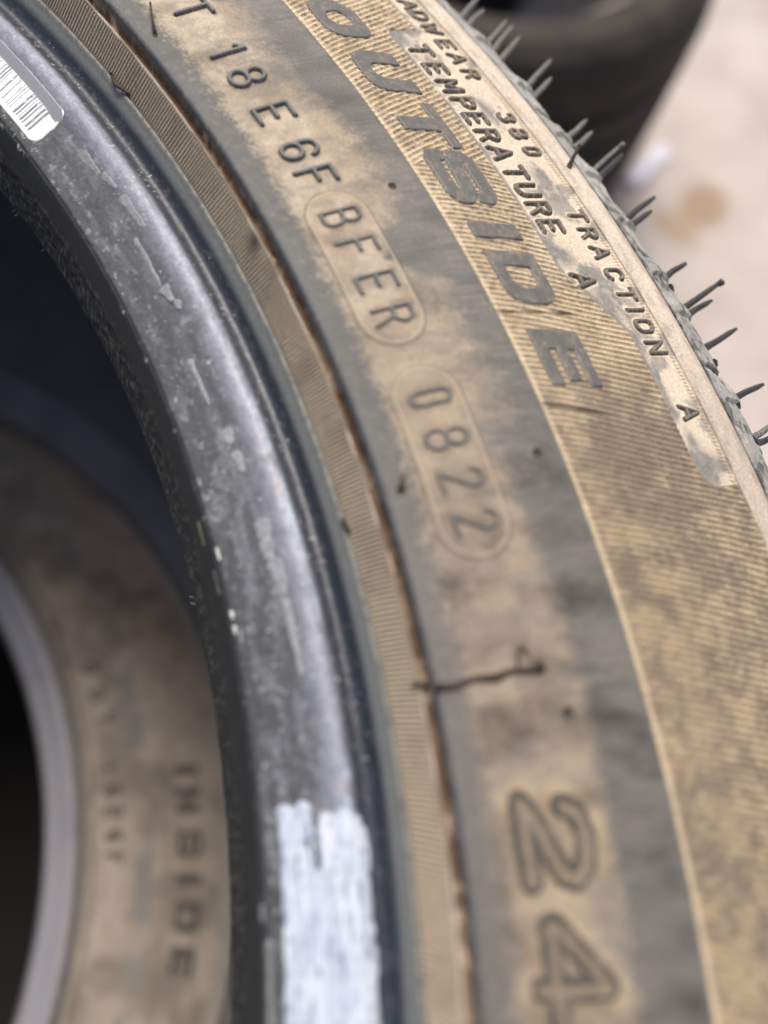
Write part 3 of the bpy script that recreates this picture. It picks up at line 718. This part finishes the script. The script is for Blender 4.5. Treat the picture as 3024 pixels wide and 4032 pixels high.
tube('stray_thread', [P3(52.1, 251.5, .5), P3(52.0, 252.2, 1.8), P3(51.85, 253.7, .4), P3(51.8, 255.5, .3), P3(51.92, 258.3, .2), P3(51.84, 261.3, .3), P3(51.95, 263.4, .22), P3(51.88, 266.0, .25), P3(51.9, 267.6, .2)],
     [.00035, .00045, .0006, .00042, .00036, .00055, .00034, .0004, .0008], M_hair_brown, tyre)
tube('stray_thread', [P3(51.95, 264.4, .2), P3(52.35, 264.9, .25), P3(52.6, 265.6, .25), P3(52.3, 266.4, .2)], [.0002, .00016, .00016, .0001], M_hair_brown, tyre)
for t, r, s in ((79.4, 223.6, .0006), (79.7, 223.7, .0004), (57.5, 223.9, .0005), (57.8, 223.9, .0003), (76.9, 223.8, .0003)):
    tube('rubber_crumb', [P3(t, 226.2, 0) + np.array([0, 0, -.006]), P3(t, 225.4, 0) + np.array([-.0006, -.0006, -.0062]), P3(t + .15, 225.0, 0) + np.array([-.0016, -.0012, -.0066])], [s, s * .8, s * .3], M_hair_dusty, tyre, 7)
for t in (64.0, 60.9, 59.25, 69.0):
    tube('rubber_crumb', [P3(t, 327.5, 0), P3(t + .05, 328.6, .3), P3(t + .12, 329.1, .6)], [.0007, .0009, .0004], M_hair_brown, tyre, 7)

# ================================================================== lower tyre
LZ = -.2597
low = thing('tyre', 'brown dusty tyre with raised INSIDE lettering, seen below through the front tyre hole', 'tyre', loc=(-.067, -.078, LZ), group='used tyres')
def low_col(TH, RR, ZZ):
    U = TH * 4.9
    n = fbm(U / 7, RR / 5, 401, 4); m = fbm(U / 16, RR / 14, 402, 4)
    c = np.zeros(TH.shape + (3,)); c[...] = (.25, .20, .155)
    c = mixc(c, (.33, .27, .21), ss(.45, .7, n) * .6); c = mixc(c, (.11, .088, .07), ss(.5, .7, m) * .6)
    c = mixc(c, (.15, .145, .135), band(RR, 268.4, 275.5, .8) * ss(.38, .6, fbm(TH / 3, RR / 9, 403, 3)) * .85)
    c = mixc(c, (.22, .21, .19), ss(300, 306, RR) * .5); c = (c * .85 + c.mean(-1, keepdims=True) * .15) * 1.08
    top = ZZ > -60
    bd = (1 - ss(245.2, 246.4, RR))
    c = mixc(c, (.21, .215, .25), band(RR, 226, 241.8, 1.2) * (.8 + .6 * (n - .5)))
    c = mixc(c, (.05, .05, .055), band(RR, 242.3, 245.6, .5) * .95)
    c = mixc(c, (.24, .22, .17), band(RR, 245.9, 247.9, .3) * .8)
    c = mixc(c, (.02, .02, .02), (1 - ss(224.0, 226, RR)))
    ro = np.where(RR < 246, .4, .8)
    return c, ro * np.ones(TH.shape)
lowP = [tuple(p) for p in PT]
TL = theta_samples(20, 100, .4, 2.0)
def lowdisp(TH, RR, ZZ): return 0 * RR
revolve('bead', lowP[:25], M_bead, low, low_col, T=TL, dens=.5)
revolve('sidewall', lowP[24:56], M_side, low, low_col, T=TL, dens=.6)
revolve('shoulder', lowP[55:], M_side, low, low_col, T=TL, dens=.8)
revolve('tread', [(329.2, -20.8), (330.6, -40), (331.8, -80), (332.2, -123), (331.8, -166), (330.6, -206), (329.2, -225)], M_side, low, tread_col, nth=720, disp=tread_disp, dens=3)
revolve('lower_sidewall', [(329.2, -225), (327, -231), (320, -238), (300, -244), (281, -250), (256, -252.6), (252.5, -251), (250, -243), (240, -236), (228, -232), (217, -228)], M_side, low, tread_col, nth=200)
revolve('inner_liner', [(217, -228), (212.2, -226), (211.6, -223), (231, -212), (246, -204), (268, -186), (292, -158), (302, -123), (292, -86), (268, -52), (246, -36), (231, -29.5), (PT[0, 0], PT[0, 1])], M_bead, low, lig_col, nth=200)
for i, (ch, t, W) in enumerate([('I', 52.25, 4.0), ('N', 49.75, 10.6), ('S', 46.25, 11.6), ('I', 43.5, 4.0), ('D', 40.65, 11.6), ('E', 37.4, 11.0)]):
    letter('raised_letter', lambda X, Y, ch=ch, W=W: bold(ch, X, Y, W), t, 285.2, W + 1.6, 10.0, low, cell=.3, H=.5, bev=.25, col=(.065, .062, .058), dust=.15, seed=140 + i, edge=False, rough=.7)
for i, (ch, t) in enumerate([('D', 63.6), ('O', 60.9), ('T', 58.4), ('1', 54.0), ('8', 51.7), ('E', 49.8), ('6', 47.7), ('F', 45.9)]):
    letter('raised_letter' if ch.isalpha() else 'raised_digit', lambda X, Y, ch=ch: thin(ch, X, Y, 7.4, .8), t, 256.2, G[ch][0] * 7 + 1.6, 7.4, low, cell=.25, H=.7, bev=.35, col=(.05, .042, .035), dust=.1, seed=160 + i)

# ================================================================== smaller tyre beyond, on the ground
GZ = -.5127
far = thing('tyre', 'dark clean black tyre lying on the concrete beyond, out of focus at the top', 'tyre', loc=(-.190, .785, GZ), group='used tyres')
def far_col(TH, RR, ZZ):
    n = fbm(TH / 6, ZZ / 9, 501, 3)
    c = np.zeros(TH.shape + (3,)); c[...] = (.034, .029, .025); c *= (.6 + .8 * n)[..., None]
    c = mixc(c, (.24, .215, .19), (1 - ss(143, 150, RR)) * ss(212, 218, ZZ) * ss(.3, .6, n))
    return c, np.full(TH.shape, .7)
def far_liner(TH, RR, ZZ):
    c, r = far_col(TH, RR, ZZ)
    return mixc(c, (.6, .53, .47), ss(62, 70, TH) * (1 - ss(96, 104, TH))), r  # one arc of the liner painted pale so it looks lit
def far_disp(TH, RR, ZZ):
    d = np.zeros_like(RR)
    for zc in (60, 98, 138, 176): d -= 6 * np.exp(-((ZZ - zc) / 5) ** 4)
    return d
revolve('tread', [(186, 14), (196, 26), (199, 50), (200, 118), (199, 190), (196, 210), (188, 224)], M_far, far, far_col, disp=far_disp, nth=120, dens=3)
revolve('sidewall', [(188, 224), (176, 232), (160, 233), (148, 228), (143, 222), (138, 220), (136, 216)], M_far, far, far_col, nth=120, dens=2)
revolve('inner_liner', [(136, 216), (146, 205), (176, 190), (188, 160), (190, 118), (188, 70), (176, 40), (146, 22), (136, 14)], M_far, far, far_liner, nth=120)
revolve('lower_sidewall', [(136, 14), (140, 5), (150, 2), (172, 3), (186, 14)], M_far, far, far_col, nth=120)

# ================================================================== ground and litter
def ground_mat():
    m = bpy.data.materials.new('concrete'); m.use_nodes = True; n = m.node_tree.nodes; l = m.node_tree.links
    b = n['Principled BSDF']; b.inputs['Roughness'].default_value = .9; b.inputs['Specular IOR Level'].default_value = .2
    g = n.new('ShaderNodeNewGeometry')
    nz = n.new('ShaderNodeTexNoise'); nz.inputs['Scale'].default_value = 9; nz.inputs['Detail'].default_value = 6; nz.inputs['Roughness'].default_value = .6
    l.new(g.outputs['Position'], nz.inputs['Vector'])
    cr = n.new('ShaderNodeValToRGB'); e = cr.color_ramp.elements
    e[0].position = .33; e[0].color = (.36, .305, .275, 1); e[1].position = .66; e[1].color = (.49, .43, .39, 1)
    l.new(nz.outputs['Fac'], cr.inputs[0])
    prev = cr.outputs[0]
    def stain_or_shade(prev, x, y, rx, ry, ang, colr, amt):
        mp = n.new('ShaderNodeMapping'); mp.vector_type = 'TEXTURE'
        mp.inputs['Location'].default_value = (x, y, GZ); mp.inputs['Rotation'].default_value = (0, 0, math.radians(ang)); mp.inputs['Scale'].default_value = (rx, ry, 1)
        l.new(g.outputs['Position'], mp.inputs['Vector'])
        ln = n.new('ShaderNodeVectorMath'); ln.operation = 'LENGTH'; l.new(mp.outputs[0], ln.inputs[0])
        mr = n.new('ShaderNodeMapRange'); mr.inputs['From Min'].default_value = 1.1; mr.inputs['From Max'].default_value = .6; mr.inputs['To Min'].default_value = 0; mr.inputs['To Max'].default_value = amt
        l.new(ln.outputs['Value'], mr.inputs['Value'])
        mx = n.new('ShaderNodeMix'); mx.data_type = 'RGBA'; l.new(mr.outputs[0], mx.inputs['Factor'])
        l.new(prev, mx.inputs['A']); mx.inputs['B'].default_value = (*colr, 1)
        return mx.outputs['Result']
    prev = stain_or_shade(prev, .082, .902, .030, .040, 0, (.27, .18, .10), .8)
    prev = stain_or_shade(prev, .076, .852, .034, .022, 0, (.30, .21, .13), .7)
    prev = stain_or_shade(prev, -.067, -.078, .34, .34, 0, (.012, .011, .010), 1.0)  # shade below the tyre stack painted as a near-black ground patch
    prev = stain_or_shade(prev, .25, .86, .03, .05, 20, (.36, .31, .31), .5)
    prev = stain_or_shade(prev, .12, 1.08, .012, .015, 0, (.62, .56, .52), .8)
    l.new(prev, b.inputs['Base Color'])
    bm = n.new('ShaderNodeBump'); bm.inputs['Strength'].default_value = .3; bm.inputs['Distance'].default_value = .002
    l.new(nz.outputs['Fac'], bm.inputs['Height']); l.new(bm.outputs[0], b.inputs['Normal'])
    return m
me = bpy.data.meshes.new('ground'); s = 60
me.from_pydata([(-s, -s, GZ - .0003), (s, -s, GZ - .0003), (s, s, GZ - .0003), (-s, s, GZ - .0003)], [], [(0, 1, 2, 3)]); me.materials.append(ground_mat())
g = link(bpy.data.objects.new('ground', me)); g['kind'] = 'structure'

# crumpled scrap of white paper by the far tyre
M_paper = simple_mat('white_paper', (.62, .60, .67), .6, .06, 40)
def paper(cx, cy, lx, ly, ang, label):
    nx, ny = 14, 9; V = []; F = []
    for j in range(ny):
        for i in range(nx):
            u, v = i / (nx - 1) - .5, j / (ny - 1) - .5
            z = .003 + .003 * math.sin(u * 9 + v * 4) + .002 * math.sin(v * 13 - u * 5) + .002
            x, y = u * lx, v * ly; a = math.radians(ang)
            V.append((x * math.cos(a) - y * math.sin(a), x * math.sin(a) + y * math.cos(a), z))
    F = [(j * nx + i, j * nx + i + 1, (j + 1) * nx + i + 1, (j + 1) * nx + i) for j in range(ny - 1) for i in range(nx - 1)]
    me = bpy.data.meshes.new('paper_scrap'); me.from_pydata(V, [], F); me.materials.append(M_paper)
    for p in me.polygons: p.use_smooth = True
    o = link(bpy.data.objects.new('paper_scrap', me)); o.location = (cx, cy, GZ)
    md = o.modifiers.new('thickness', 'SOLIDIFY'); md.thickness = .0004
    o['label'] = label; o['category'] = 'paper'
    return o
paper(.008, .896, .019, .075, 0, 'crumpled white paper scrap on the concrete beside the dark far tyre')
